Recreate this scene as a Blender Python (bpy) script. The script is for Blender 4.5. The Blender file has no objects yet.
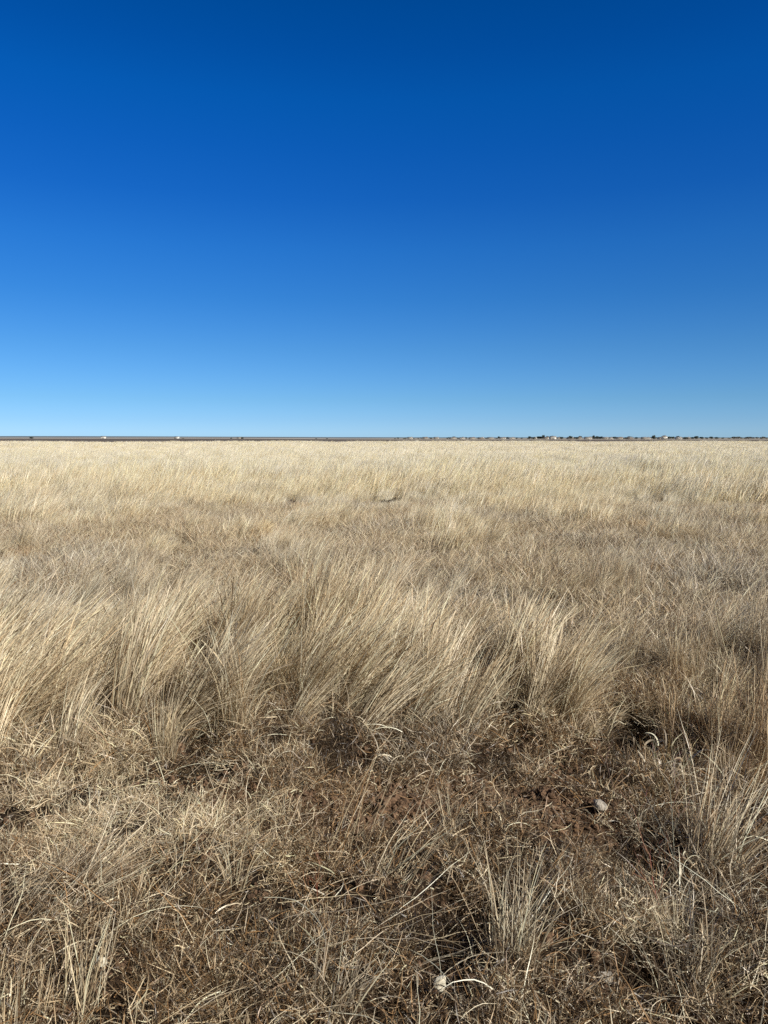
import bpy, math, random
import numpy as np

random.seed(11)
rng = np.random.default_rng(11)
scene = bpy.context.scene
C = scene.collection
PI = math.pi

# ------------------------------------------------------------------ noise
def _hash(ix, iy, seed):
    h = (ix.astype(np.int64) * 374761393 + iy.astype(np.int64) * 668265263 + seed * 1442695041) & 0xFFFFFFFF
    h = ((h ^ (h >> 13)) * 1274126177) & 0xFFFFFFFF
    h = (h ^ (h >> 16)) & 0xFFFFFFFF
    return h / 4294967295.0

def noise(x, y, scale=1.0, seed=0, octaves=2):
    """value noise in 0..1; scale = feature size in metres"""
    x = np.asarray(x, float); y = np.asarray(y, float)
    out = 0; amp = 1; tot = 0; s = scale
    for o in range(octaves):
        u = x / s + 37.7 * o; v = y / s + 11.3 * o
        iu = np.floor(u); iv = np.floor(v)
        fu = u - iu; fv = v - iv
        fu = fu * fu * (3 - 2 * fu); fv = fv * fv * (3 - 2 * fv)
        a = _hash(iu, iv, seed + o); b = _hash(iu + 1, iv, seed + o)
        c = _hash(iu, iv + 1, seed + o); d = _hash(iu + 1, iv + 1, seed + o)
        out = out + amp * ((a * (1 - fu) + b * fu) * (1 - fv) + (c * (1 - fu) + d * fu) * fv)
        tot += amp; amp *= 0.5; s *= 0.5
    return out / tot

def sstep(a, b, x):
    t = np.clip((np.asarray(x, float) - a) / (b - a), 0, 1)
    return t * t * (3 - 2 * t)

def edge_y(x):
    """the line where the tall grass begins"""
    x = np.asarray(x, float)
    return 3.50 + 0.32 * (noise(x, x * 0 + 3.1, 0.7, 5, 2) - 0.5) * 2 + 0.12 * np.sin(x * 1.3 + 0.4) - 0.36 * sstep(1.42, 1.62, x)

# spots close up where the growth opens into a dark hollow (x, y, radius)
HOLLOWS = [(1.33, 3.80, 0.18), (-0.23, 3.58, 0.17), (-1.72, 3.82, 0.18), (-0.93, 3.62, 0.15), (0.60, 3.60, 0.12), (-0.58, 3.66, 0.11), (0.17, 2.20, 0.14), (-0.10, 3.04, 0.06), (1.02, 3.25, 0.13), (-1.02, 2.10, 0.09), (-0.48, 2.22, 0.10), (0.97, 2.65, 0.11), (1.28, 2.35, 0.10), (0.75, 1.98, 0.09), (1.5, 2.9, 0.12)]
def hollow(x, y):
    h = np.zeros_like(x)
    for (a, b, r) in HOLLOWS: h = np.maximum(h, np.exp(-(((x - a) / r) ** 2 + ((y - b) / (r * (1.6 if b > 3.5 else 1.1))) ** 2)))
    return h

def height(x, y):
    x = np.asarray(x, float); y = np.asarray(y, float)
    near = 1 - sstep(30, 60, y)
    fine = 0.045 * (noise(x, y, 0.12, 24, 1) - 0.5) * (1 - sstep(4, 6, y))
    h = 0.10 * (noise(x, y, 1.3, 21, 2) - 0.5) * near
    h = h + 0.15 * (noise(x, y, 0.30, 22, 2) - 0.5) * near * (1 - sstep(8, 14, y))
    h = h + 0.10 * sstep(-0.2, 0.5, y - edge_y(x)) * near            # the tall grass stands on a low bank
    h = h + 0.35 * (noise(x, y, 18, 23, 2) - 0.5) * sstep(8, 40, y) * (1 - sstep(150, 240, y))
    return h + fine - 0.11 * hollow(x, y) + 0.022 * (noise(x, y, 0.05, 25, 2) - 0.5) * (1 - sstep(4, 4.6, y))

# ------------------------------------------------------------------ materials
def new_mat(name):
    m = bpy.data.materials.new(name); m.use_nodes = True
    nt = m.node_tree; nt.nodes.clear()
    return m, nt

def nd(nt, t, **kw):
    n = nt.nodes.new(t)
    for k, v in kw.items():
        if k == 'loc': continue
        setattr(n, k, v)
    return n

def mixc(nt, fac, a, b, blend='MIX'):
    n = nt.nodes.new('ShaderNodeMix'); n.data_type = 'RGBA'; n.blend_type = blend
    for sock, val in ((n.inputs[0], fac), (n.inputs[6], a), (n.inputs[7], b)):
        if hasattr(val, 'is_output') or isinstance(val, bpy.types.NodeSocket): nt.links.new(val, sock)
        elif isinstance(val, (int, float)): sock.default_value = val
        else: sock.default_value = (*val, 1)
    return n.outputs[2]

def noise_n(nt, vec, scale, detail=2, rough=0.5):
    n = nt.nodes.new('ShaderNodeTexNoise'); n.inputs['Scale'].default_value = scale
    n.inputs['Detail'].default_value = detail; n.inputs['Roughness'].default_value = rough
    if vec is not None: nt.links.new(vec, n.inputs['Vector'])
    return n.outputs['Fac']

def ramp_n(nt, fac, lo, hi, a=0.0, b=1.0):
    n = nt.nodes.new('ShaderNodeMapRange'); n.inputs[1].default_value = lo; n.inputs[2].default_value = hi
    n.inputs[3].default_value = a; n.inputs[4].default_value = b
    n.interpolation_type = 'SMOOTHSTEP'
    nt.links.new(fac, n.inputs[0]); return n.outputs[0]

def grass_material(name, gain=1.0):
    m, nt = new_mat(name); L = nt.links
    geo = nd(nt, 'ShaderNodeNewGeometry'); pos = geo.outputs['Position']
    att = nd(nt, 'ShaderNodeAttribute'); att.attribute_name = 'Col'
    col = att.outputs['Color']
    # patches of greyer and of warmer growth, by where the plant stands
    f1 = ramp_n(nt, noise_n(nt, pos, 0.42, 3), 0.42, 0.68)
    g = mixc(nt, f1, (1.06, 1.0, 0.90), (0.99, 0.99, 0.99))
    col = mixc(nt, 1.0, col, g, 'MULTIPLY')
    f2 = ramp_n(nt, noise_n(nt, pos, 0.9, 2), 0.58, 0.78, 0.0, 0.6)
    col = mixc(nt, f2, col, mixc(nt, 1.0, col, (1.12, 0.90, 0.68), 'MULTIPLY'))
    # far grass: blond tips, plus haze painted in by brightening the colour with distance
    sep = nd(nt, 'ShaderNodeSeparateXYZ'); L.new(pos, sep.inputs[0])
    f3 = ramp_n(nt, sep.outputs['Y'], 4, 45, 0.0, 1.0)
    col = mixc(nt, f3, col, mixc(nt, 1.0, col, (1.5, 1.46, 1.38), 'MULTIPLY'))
    info = nd(nt, 'ShaderNodeObjectInfo')
    rv = ramp_n(nt, info.outputs['Random'], 0, 1, 0.86 * gain, 1.08 * gain)
    sc = nd(nt, 'ShaderNodeVectorMath', operation='SCALE'); L.new(col, sc.inputs[0]); L.new(rv, sc.inputs[3])
    mn = nd(nt, 'ShaderNodeVectorMath', operation='MINIMUM'); L.new(sc.outputs[0], mn.inputs[0]); mn.inputs[1].default_value = (0.95, 0.90, 0.80)
    col = mn.outputs[0]
    p = nd(nt, 'ShaderNodeBsdfPrincipled')
    p.inputs['Roughness'].default_value = 0.42; p.inputs['Specular IOR Level'].default_value = 0.6
    L.new(col, p.inputs['Base Color'])
    tr = nd(nt, 'ShaderNodeBsdfTranslucent'); L.new(col, tr.inputs[0])
    mx = nd(nt, 'ShaderNodeMixShader'); mx.inputs[0].default_value = 0.12
    L.new(p.outputs[0], mx.inputs[1]); L.new(tr.outputs[0], mx.inputs[2])
    o = nd(nt, 'ShaderNodeOutputMaterial'); L.new(mx.outputs[0], o.inputs[0])
    return m

def soil_material(name, c1, c2, scale=9, bump=0.02, c3=None):
    m, nt = new_mat(name); L = nt.links
    geo = nd(nt, 'ShaderNodeNewGeometry'); pos = geo.outputs['Position']
    n1 = noise_n(nt, pos, scale, 6, 0.65)
    col = mixc(nt, ramp_n(nt, n1, 0.35, 0.65), c1, c2)
    if c3: col = mixc(nt, ramp_n(nt, noise_n(nt, pos, scale * 4, 4, 0.7), 0.55, 0.68), col, c3)
    p = nd(nt, 'ShaderNodeBsdfPrincipled'); p.inputs['Roughness'].default_value = 0.95
    p.inputs['Specular IOR Level'].default_value = 0.15
    L.new(col, p.inputs['Base Color'])
    b = nd(nt, 'ShaderNodeBump'); b.inputs['Strength'].default_value = 0.9; b.inputs['Distance'].default_value = bump
    L.new(noise_n(nt, pos, scale * 3, 8, 0.7), b.inputs['Height']); L.new(b.outputs[0], p.inputs['Normal'])
    o = nd(nt, 'ShaderNodeOutputMaterial'); L.new(p.outputs[0], o.inputs[0])
    return m

def flat_material(name, c1, c2=None, scale=0.05, rough=0.9, aniso=None):
    m, nt = new_mat(name); L = nt.links
    geo = nd(nt, 'ShaderNodeNewGeometry'); pos = geo.outputs['Position']
    if aniso:
        mp = nd(nt, 'ShaderNodeMapping'); mp.inputs['Scale'].default_value = aniso; L.new(pos, mp.inputs[0]); pos = mp.outputs[0]
    col = mixc(nt, ramp_n(nt, noise_n(nt, pos, scale, 5, 0.6), 0.35, 0.65), c1, c2 or c1)
    p = nd(nt, 'ShaderNodeBsdfPrincipled'); p.inputs['Roughness'].default_value = rough
    p.inputs['Specular IOR Level'].default_value = 0.2
    L.new(col, p.inputs['Base Color'])
    o = nd(nt, 'ShaderNodeOutputMaterial'); L.new(p.outputs[0], o.inputs[0])
    return m

def ground_material():
    """dark crumbly soil close by, straw coloured prairie floor farther off"""
    m, nt = new_mat('prairie_soil'); L = nt.links
    geo = nd(nt, 'ShaderNodeNewGeometry'); pos = geo.outputs['Position']
    soil = mixc(nt, ramp_n(nt, noise_n(nt, pos, 7, 6, 0.65), 0.35, 0.65), (0.022, 0.015, 0.010), (0.075, 0.046, 0.027))
    soil = mixc(nt, ramp_n(nt, noise_n(nt, pos, 2.2, 3), 0.35, 0.6, 0.0, 0.6), soil, (0.020, 0.015, 0.011))
    soil = mixc(nt, ramp_n(nt, noise_n(nt, pos, 60, 4, 0.7), 0.56, 0.70, 0, 0.7), soil, (0.14, 0.10, 0.065))
    sep = nd(nt, 'ShaderNodeSeparateXYZ'); L.new(pos, sep.inputs[0])
    mp = nd(nt, 'ShaderNodeMapping'); mp.inputs['Scale'].default_value = (0.03, 0.10, 0.1); L.new(pos, mp.inputs[0])
    vd = nd(nt, 'ShaderNodeVectorMath', operation='DISTANCE'); vm = nd(nt, 'ShaderNodeVectorMath', operation='MULTIPLY'); L.new(pos, vm.inputs[0]); vm.inputs[1].default_value = (0.36, 1, 0); L.new(vm.outputs[0], vd.inputs[0]); vd.inputs[1].default_value = (0.09, 3.12, 0)
    soil = mixc(nt, ramp_n(nt, vd.outputs['Value'], 0.45, 0.25, 0.0, 0.85), soil, mixc(nt, ramp_n(nt, noise_n(nt, pos, 22, 6, 0.7), 0.38, 0.62), (0.075, 0.046, 0.028), (0.27, 0.165, 0.10)))
    straw = mixc(nt, ramp_n(nt, noise_n(nt, mp.outputs[0], 1.0, 6, 0.65), 0.35, 0.65), (0.46, 0.38, 0.25), (0.62, 0.53, 0.36))
    col = mixc(nt, ramp_n(nt, sep.outputs['Y'], 25, 80), soil, straw)
    p = nd(nt, 'ShaderNodeBsdfPrincipled'); p.inputs['Roughness'].default_value = 0.95
    p.inputs['Specular IOR Level'].default_value = 0.1
    L.new(col, p.inputs['Base Color'])
    b = nd(nt, 'ShaderNodeBump'); b.inputs['Strength'].default_value = 0.9; b.inputs['Distance'].default_value = 0.02
    L.new(noise_n(nt, pos, 28, 8, 0.7), b.inputs['Height']); L.new(b.outputs[0], p.inputs['Normal'])
    o = nd(nt, 'ShaderNodeOutputMaterial'); L.new(p.outputs[0], o.inputs[0])
    return m

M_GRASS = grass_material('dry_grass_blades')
M_GROUND = ground_material()
M_CLOD = soil_material('soil_clod', (0.07, 0.044, 0.028), (0.25, 0.155, 0.095), 30, 0.006)
M_STONE = soil_material('pale_caliche', (0.68, 0.62, 0.48), (0.84, 0.78, 0.62), 45, 0.004, (0.45, 0.37, 0.26))
M_STONE2 = soil_material('grey_caliche', (0.34, 0.30, 0.25), (0.52, 0.47, 0.40), 45, 0.005, (0.20, 0.15, 0.10))

# ------------------------------------------------------------------ blades
def blade_verts(bx, by, bz, length, az, tilt0, bend, width, segs, sway=0.25, head=None, colb=None, colt=None, kink=0.0, spin=None):
    """ribbons: each blade starts at (bx,by,bz), leaves the vertical by tilt0 towards az and bends over by `bend` radians"""
    n = len(bx)
    s = np.linspace(0, 1, segs + 1)
    tilt = tilt0[:, None] + bend[:, None] * s[None, :] ** 1.4
    azs = az[:, None] + sway * rng.normal(0, 1, n)[:, None] * s[None, :]
    if kink > 0:
        tilt = tilt + kink * rng.normal(0, 1, (n, segs + 1)); azs = azs + kink * rng.normal(0, 1, (n, segs + 1))
    d = np.stack([np.sin(tilt) * np.cos(azs), np.sin(tilt) * np.sin(azs), np.cos(tilt)], -1)
    step = (length / segs)[:, None, None] * d[:, :-1]
    p = np.zeros((n, segs + 1, 3)); p[:, 1:] = np.cumsum(step, 1)
    p += np.stack([bx, by, bz], -1)[:, None, :]
    ref = np.stack([-np.sin(azs), np.cos(azs), np.zeros_like(azs)], -1)
    oth = np.cross(d, ref)
    roll = (rng.uniform(0, PI, n) if spin is None else rng.normal(PI / 2, spin, n))[:, None, None] + (rng.normal(0, 0.6, n)[:, None] * s[None, :])[:, :, None]
    side = ref * np.cos(roll) + oth * np.sin(roll)
    prof = np.clip(1.15 - s ** 2.2, 0.12, 1)
    w = width[:, None] * prof[None, :] * 0.5
    if head is not None:
        hp = np.exp(-((s - 0.86) / 0.10) ** 2)
        w = w + head[:, None] * hp[None, :] * 0.5
    a = p - side * w[:, :, None]; b = p + side * w[:, :, None]
    v = np.stack([a, b], 2).reshape(n, (segs + 1) * 2, 3)
    idx = np.arange(segs)
    q = np.stack([2 * idx, 2 * idx + 1, 2 * idx + 3, 2 * idx + 2], -1)
    f = (np.arange(n)[:, None, None] * (segs + 1) * 2 + q[None]).reshape(-1, 4)
    col = colb[:, None, :] * (1 - s[None, :, None]) + colt[:, None, :] * s[None, :, None]
    col = np.repeat(col, 2, 1).reshape(-1, 3)
    return v.reshape(-1, 3), f, col

PALE = np.array([0.95, 0.85, 0.655]); STRAW = np.array([0.88, 0.745, 0.525]); TAN = np.array([0.63, 0.50, 0.345])
GREY = np.array([0.70, 0.61, 0.485]); RUST = np.array([0.42, 0.26, 0.13]); BROWN = np.array([0.21, 0.14, 0.08]); DARK = np.array([0.10, 0.07, 0.045])

def pick(n, table):
    cols = np.array([c for c, _ in table]); w = np.array([w for _, w in table], float); w /= w.sum()
    c = cols[rng.choice(len(cols), n, p=w)]
    return np.clip(c * rng.choice([0.55, 0.9, 1.0, 1.1], (n, 1)) * rng.uniform(0.88, 1.12, (n, 1)), 0.02, 0.95)

def mesh_from(name, parts, mat, smooth=True):
    vs, fs, cs = [], [], []; off = 0
    for v, f, c in parts:
        vs.append(v); fs.append(f + off); cs.append(c); off += len(v)
    v = np.concatenate(vs); f = np.concatenate(fs); c = np.concatenate(cs)
    me = bpy.data.meshes.new(name)
    me.vertices.add(len(v)); me.vertices.foreach_set('co', v.astype(np.float32).ravel())
    me.loops.add(f.size); me.loops.foreach_set('vertex_index', f.astype(np.int32).ravel())
    me.polygons.add(len(f)); me.polygons.foreach_set('loop_start', (np.arange(len(f)) * f.shape[1]).astype(np.int32))
    me.update(calc_edges=True)
    a = me.color_attributes.new('Col', 'FLOAT_COLOR', 'POINT')
    a.data.foreach_set('color', np.concatenate([c, np.ones((len(c), 1))], 1).astype(np.float32).ravel())
    if smooth: me.polygons.foreach_set('use_smooth', np.ones(len(f), bool))
    me.materials.append(mat); me.validate(clean_customdata=False)
    return me

def disc(n, r):
    a = rng.uniform(0, 2 * PI, n); q = r * np.sqrt(rng.uniform(0, 1, n))
    return q * np.cos(a), q * np.sin(a)

def U(a, b, n): return rng.uniform(a, b, n)
def N(m, s, n): return rng.normal(m, s, n)

T_TALL = [(PALE, 5), (STRAW, 5), (TAN, 2), (GREY, 2), (RUST, 0.6), (BROWN, 1)]
T_MID = [(PALE, 5), (STRAW, 3), (TAN, 2), (GREY, 5), (RUST, 0.6), (BROWN, 1.0)]
T_LIT = [(PALE, 1.7), (STRAW, 2.2), (TAN, 3), (GREY, 1.5), (RUST, 2.6), (BROWN, 6), (DARK, 4)]
T_BRN = [(STRAW, 1.4), (TAN, 2.2), (RUST, 3), (BROWN, 5), (GREY, 0.8), (DARK, 1.5)]

def tall_tuft(k):
    """long stalks leaning with the wind towards +x, leaf blades low down"""
    n = 84; x, y = disc(n, 0.085); L = U(0.50, 0.86, n) * rng.choice([1, 0.8], n)
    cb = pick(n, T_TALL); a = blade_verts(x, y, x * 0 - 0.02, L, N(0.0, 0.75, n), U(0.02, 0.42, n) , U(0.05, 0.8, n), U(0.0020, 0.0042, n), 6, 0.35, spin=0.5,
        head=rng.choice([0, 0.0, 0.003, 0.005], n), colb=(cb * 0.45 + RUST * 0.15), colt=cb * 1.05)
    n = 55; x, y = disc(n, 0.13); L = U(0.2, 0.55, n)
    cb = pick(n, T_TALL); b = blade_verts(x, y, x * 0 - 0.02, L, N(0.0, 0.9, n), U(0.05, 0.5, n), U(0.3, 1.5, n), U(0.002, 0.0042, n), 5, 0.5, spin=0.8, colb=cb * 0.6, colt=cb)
    n = 16; x, y = disc(n, 0.12); L = U(0.1, 0.3, n)
    cb = pick(n, T_BRN); c = blade_verts(x, y, x * 0, L, U(0, 6.28, n), U(0.6, 1.3, n), U(0.2, 1.2, n), U(0.002, 0.005, n), 4, 0.6, colb=cb * 0.7, colt=cb)
    n = 20; x, y = disc(n, 0.085); cb = pick(n, [(PALE, 1)])
    e = blade_verts(x, y, x * 0 - 0.02, U(0.55, 0.9, n), N(0.0, 0.45, n), U(0.05, 0.36, n), U(0.1, 0.6, n), U(0.0042, 0.006, n), 6, 0.3, spin=0.4, colb=cb * 0.7, colt=cb * 1.05)
    return [a, b, c, e]

def upright_tuft(k):
    """stiffer, straighter and thinner growth, as at the right of the field"""
    n = 46; x, y = disc(n, 0.12); L = U(0.42, 0.78, n)
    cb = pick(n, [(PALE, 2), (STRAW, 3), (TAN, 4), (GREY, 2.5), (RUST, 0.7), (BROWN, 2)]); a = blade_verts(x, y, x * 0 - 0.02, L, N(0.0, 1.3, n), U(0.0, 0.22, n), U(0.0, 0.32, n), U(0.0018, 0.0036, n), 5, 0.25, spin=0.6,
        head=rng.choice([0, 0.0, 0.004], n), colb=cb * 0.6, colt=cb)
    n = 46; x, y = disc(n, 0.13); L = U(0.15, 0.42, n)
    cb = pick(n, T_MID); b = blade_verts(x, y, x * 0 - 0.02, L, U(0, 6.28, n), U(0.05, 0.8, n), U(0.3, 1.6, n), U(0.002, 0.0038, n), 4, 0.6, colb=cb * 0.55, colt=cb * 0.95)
    return [a, b]

def short_tuft(k):
    """greyer half-height fuzz"""
    n = 105; x, y = disc(n, 0.16); L = U(0.06, 0.22, n) * (1 + 0.6 * (k % 3 == 0))
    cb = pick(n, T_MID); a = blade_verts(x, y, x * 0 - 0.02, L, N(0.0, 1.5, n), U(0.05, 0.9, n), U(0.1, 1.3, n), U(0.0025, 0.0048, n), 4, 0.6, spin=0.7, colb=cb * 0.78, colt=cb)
    n = 30; x, y = disc(n, 0.17); L = U(0.08, 0.2, n)
    cb = pick(n, T_LIT); b = blade_verts(x, y, x * 0, L, U(0, 6.28, n), U(0.4, 1.4, n), U(0.0, 1.2, n), U(0.003, 0.005, n), 3, 0.8, colb=cb * 0.8, colt=cb)
    return [a, b]

def litter_patch(k, table=T_LIT, n=105, lo=0.02, hi=0.09):
    """curly thatch lying on the soil"""
    x, y = disc(n, 0.085); L = U(lo, hi, n)
    cb = pick(n, table); a = blade_verts(x, y, U(0.0, 0.055, n), L, U(0, 6.28, n), U(0.4, 1.7, n), N(0, 0.6, n), U(0.0010, 0.0027, n), 4, 0.7, colb=cb * 0.9, colt=cb, kink=0.12)
    n = 8; x, y = disc(n, 0.09); L = U(0.06, 0.18, n)
    cb = pick(n, table); b = blade_verts(x, y, U(0.0, 0.05, n), L, U(0, 6.28, n), U(0.9, 1.5, n), N(0.2, 0.5, n), U(0.0015, 0.003, n), 5, 0.8, colb=cb, colt=cb, kink=0.05)
    return [a, b]

def strand_patch(k):
    """long fallen stems, combed roughly one way, arching just over the thatch"""
    n = 24; x, y = disc(n, 0.2); L = U(0.12, 0.45, n)
    cb = pick(n, [(PALE, 6), (STRAW, 3), (TAN, 1), (GREY, 3)]); a = blade_verts(x - 0.1, y, U(0.0, 0.05, n), L, N(0.0, 0.6, n), U(0.85, 1.45, n), U(0.0, 0.5, n), U(0.0012, 0.0026, n), 7, 0.5, colb=cb * 0.8, colt=cb, kink=0.07)
    return [a]

def low_tuft(k, n=55):
    """short bunch of near blades"""
    x, y = disc(n, 0.045); L = U(0.12, 0.34, n)
    az = np.arctan2(y, x) + N(0, 0.5, n)
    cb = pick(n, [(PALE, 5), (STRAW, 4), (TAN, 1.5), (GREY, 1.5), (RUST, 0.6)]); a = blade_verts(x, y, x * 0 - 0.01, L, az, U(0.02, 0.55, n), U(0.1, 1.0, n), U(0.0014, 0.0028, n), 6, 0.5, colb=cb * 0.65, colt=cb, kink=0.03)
    m = 26; x, y = disc(m, 0.06); L = U(0.05, 0.14, m)
    cb = pick(m, T_LIT); b = blade_verts(x, y, x * 0, L, U(0, 6.28, m), U(0.3, 1.3, m), U(0.2, 1.4, m), U(0.002, 0.004, m), 4, 0.8, colb=cb * 0.7, colt=cb)
    return [a, b]

def far_patch(k, r, n, w0, w1, lo, hi):
    x, y = disc(n, r); L = U(lo, hi, n) * (0.6 + 0.8 * noise(x + k * 9.1, y, r * 0.5, 77 + k, 1))
    cb = pick(n, [(PALE, 8), (STRAW, 4), (GREY, .6)]) * .97; a = blade_verts(x, y, x * 0 - 0.03, L, N(0.0, 0.8, n), U(0.02, 0.5, n), U(0.1, 0.9, n), U(w0, w1, n), 3, 0.4, spin=0.6, colb=cb * 0.9, colt=cb * 1.05)
    return [a]

# ------------------------------------------------------------------ scattering
def scatter(name, label, cat, protos, pts, rot, scl, pick_i):
    """one 'stuff' object: points that carry a clump each (geometry nodes)"""
    src = bpy.data.collections.new(name + '_clumps')
    for i, me in enumerate(protos):
        o = bpy.data.objects.new('%s_clump_%02d' % (name, i), me); src.objects.link(o)
    me = bpy.data.meshes.new(name); me.vertices.add(len(pts)); me.vertices.foreach_set('co', pts.astype(np.float32).ravel())
    a = me.attributes.new('rot', 'FLOAT_VECTOR', 'POINT'); a.data.foreach_set('vector', rot.astype(np.float32).ravel())
    a = me.attributes.new('scl', 'FLOAT_VECTOR', 'POINT'); a.data.foreach_set('vector', scl.astype(np.float32).ravel())
    a = me.attributes.new('idx', 'INT', 'POINT'); a.data.foreach_set('value', pick_i.astype(np.int32))
    ob = bpy.data.objects.new(name, me); C.objects.link(ob)
    ng = bpy.data.node_groups.new(name + '_scatter', 'GeometryNodeTree')
    ng.interface.new_socket('Geometry', in_out='INPUT', socket_type='NodeSocketGeometry')
    ng.interface.new_socket('Geometry', in_out='OUTPUT', socket_type='NodeSocketGeometry')
    gi = ng.nodes.new('NodeGroupInput'); go = ng.nodes.new('NodeGroupOutput')
    ci = ng.nodes.new('GeometryNodeCollectionInfo'); ci.inputs[0].default_value = src
    ci.inputs['Separate Children'].default_value = True; ci.inputs['Reset Children'].default_value = True
    iop = ng.nodes.new('GeometryNodeInstanceOnPoints'); iop.inputs['Pick Instance'].default_value = True
    def na(n, t):
        q = ng.nodes.new('GeometryNodeInputNamedAttribute'); q.data_type = t; q.inputs[0].default_value = n; return q.outputs[0]
    e = ng.nodes.new('FunctionNodeEulerToRotation')
    ng.links.new(na('rot', 'FLOAT_VECTOR'), e.inputs[0])
    ng.links.new(gi.outputs[0], iop.inputs['Points']); ng.links.new(ci.outputs[0], iop.inputs['Instance'])
    ng.links.new(e.outputs[0], iop.inputs['Rotation']); ng.links.new(na('scl', 'FLOAT_VECTOR'), iop.inputs['Scale'])
    ng.links.new(na('idx', 'INT'), iop.inputs['Instance Index']); ng.links.new(iop.outputs[0], go.inputs[0])
    md = ob.modifiers.new('scatter', 'NODES'); md.node_group = ng
    ob['kind'] = 'stuff'; ob['label'] = label; ob['category'] = cat
    return ob

def wedge(y0, y1, density, margin=1.2):
    """random points between depths y0 and y1 over the width the camera could see (+ margin either side)"""
    hw = lambda y: 0.56 * y + margin
    area = (hw(y0) + hw(y1)) * (y1 - y0)
    n = int(area * density)
    y = rng.uniform(y0, y1, n * 2); x = rng.uniform(-hw(y1), hw(y1), n * 2)
    k = np.abs(x) < hw(y); x, y = x[k], y[k]
    if len(x) > n: x, y = x[:n], y[:n]
    return x, y

def tall_field(x, y):
    """0 = bare or short, 1 = full tall growth"""
    f = sstep(0.25, 0.6, noise(x, y, 0.42, 41, 2))
    big = noise(x, y, 3.4, 42, 2)
    band = sstep(0.0, 0.35, y - edge_y(x)) * (1 - sstep(4.6, 5.6, y + 0.4 * np.sin(x * 1.1)))     # the front bank of tall grass
    back = 0.9 * sstep(0.56, 0.68, noise(x, y, 1.1, 43, 2)) * sstep(5.5, 7.0, y) * (1 - sstep(13, 16, y))
    back = np.maximum(back, sstep(0.42, 0.62, big) * sstep(13, 17, y))
    return np.clip(np.maximum(band * (0.10 + 1.05 * f), back * (0.5 + 0.7 * f)), 0, 1.2)

# bigger stones lying open on the ground: no growth on top of them
STONES = [(0.158, 1.942), (0.652, 2.025), (-0.848, 2.075), (0.911, 2.978), (1.04, 3.0)]
def clear(x, y, r):
    k = np.ones(len(x), bool)
    for (a, b) in STONES: k &= ((x - a) ** 2 + ((y - b + 0.35 * r) / 1.25) ** 2) > r * r
    return k
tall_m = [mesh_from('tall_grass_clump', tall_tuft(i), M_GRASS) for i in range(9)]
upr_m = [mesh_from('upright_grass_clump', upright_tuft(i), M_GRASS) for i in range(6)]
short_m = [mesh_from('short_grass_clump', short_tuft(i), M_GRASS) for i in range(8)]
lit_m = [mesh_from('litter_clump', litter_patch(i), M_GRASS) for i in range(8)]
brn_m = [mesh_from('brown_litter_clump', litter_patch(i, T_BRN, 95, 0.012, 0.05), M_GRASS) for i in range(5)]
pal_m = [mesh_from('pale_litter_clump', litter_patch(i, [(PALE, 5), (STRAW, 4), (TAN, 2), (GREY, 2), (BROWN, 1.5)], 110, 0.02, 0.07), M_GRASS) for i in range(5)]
shade_m = [mesh_from('shade_litter_clump', litter_patch(i, [(BROWN * 0.6, 3), (DARK, 4), (DARK * 0.5, 5), (TAN, 0.5)], 100, 0.015, 0.06), M_GRASS) for i in range(4)]  # litter coloured near black to stand in for shade in the hollows
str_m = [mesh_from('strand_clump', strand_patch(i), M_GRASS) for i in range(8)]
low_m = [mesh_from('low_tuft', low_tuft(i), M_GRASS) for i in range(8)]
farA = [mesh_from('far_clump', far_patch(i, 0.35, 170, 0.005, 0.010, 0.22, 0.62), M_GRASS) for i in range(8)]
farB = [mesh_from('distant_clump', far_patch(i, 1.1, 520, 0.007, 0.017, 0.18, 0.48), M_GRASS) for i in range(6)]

def lay(x, y, zoff=0.0): return np.stack([x, y, height(x, y) + zoff], -1)

# --- tall grass: the near bank, and clumps behind it
x, y = wedge(3.1, 13.0, 50)
tf = tall_field(x, y); keep = (rng.uniform(0, 1, len(x)) < tf * 0.9) & (rng.uniform(0, 1, len(x)) > hollow(x, y) * 1.6) & (tf > 0.15)
x, y, tf = x[keep], y[keep], tf[keep]
n = len(x)
lean = 0.10 + 0.22 * noise(x, y, 1.1, 61, 2) - 0.20 * sstep(0.9, 1.7, x) * (y < 7)
hs = (0.52 + 0.30 * tf) * (0.80 + 0.35 * noise(x, y, 0.9, 62, 2)) * U(0.85, 1.1, n) * (1 - 0.28 * sstep(5.2, 6.2, y))
rot = np.stack([(noise(x, y, 0.35, 64, 1) - 0.5) * 0.6 + N(0, 0.15, n), lean + (noise(x, y, 0.35, 65, 1) - 0.5) * 0.5 + N(0, 0.09, n), (noise(x, y, 0.8, 63, 2) - 0.5) * 1.9 + N(0, 0.45, n)], -1)
upr = (rng.uniform(0, 1, n) < sstep(0.8, 1.5, x - 0.12 * (y - 4)) * 0.85)
idx = np.where(upr, rng.integers(0, 6, n) + 9, rng.integers(0, 9, n))
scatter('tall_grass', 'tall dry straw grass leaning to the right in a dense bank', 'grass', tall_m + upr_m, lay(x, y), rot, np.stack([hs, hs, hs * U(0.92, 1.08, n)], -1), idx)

# --- short greyish growth under and behind the bank
x, y = wedge(3.3, 16, 44)
k = (rng.uniform(0, 1, len(x)) > hollow(x, y) * 1.6) & (y > edge_y(x) + 0.18); x, y = x[k], y[k]; n = len(x)
s = (0.55 + 0.75 * noise(x, y, 0.8, 71, 2)) * U(0.8, 1.15, n)
rot = np.stack([N(0, 0.12, n), 0.12 + N(0, 0.12, n), N(0, 0.9, n)], -1)
scatter('short_grass', 'short greyish dry grass between the taller clumps', 'grass', short_m, lay(x, y), rot, np.stack([s * 1.1, s * 1.1, s], -1), rng.integers(0, 8, n))

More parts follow.
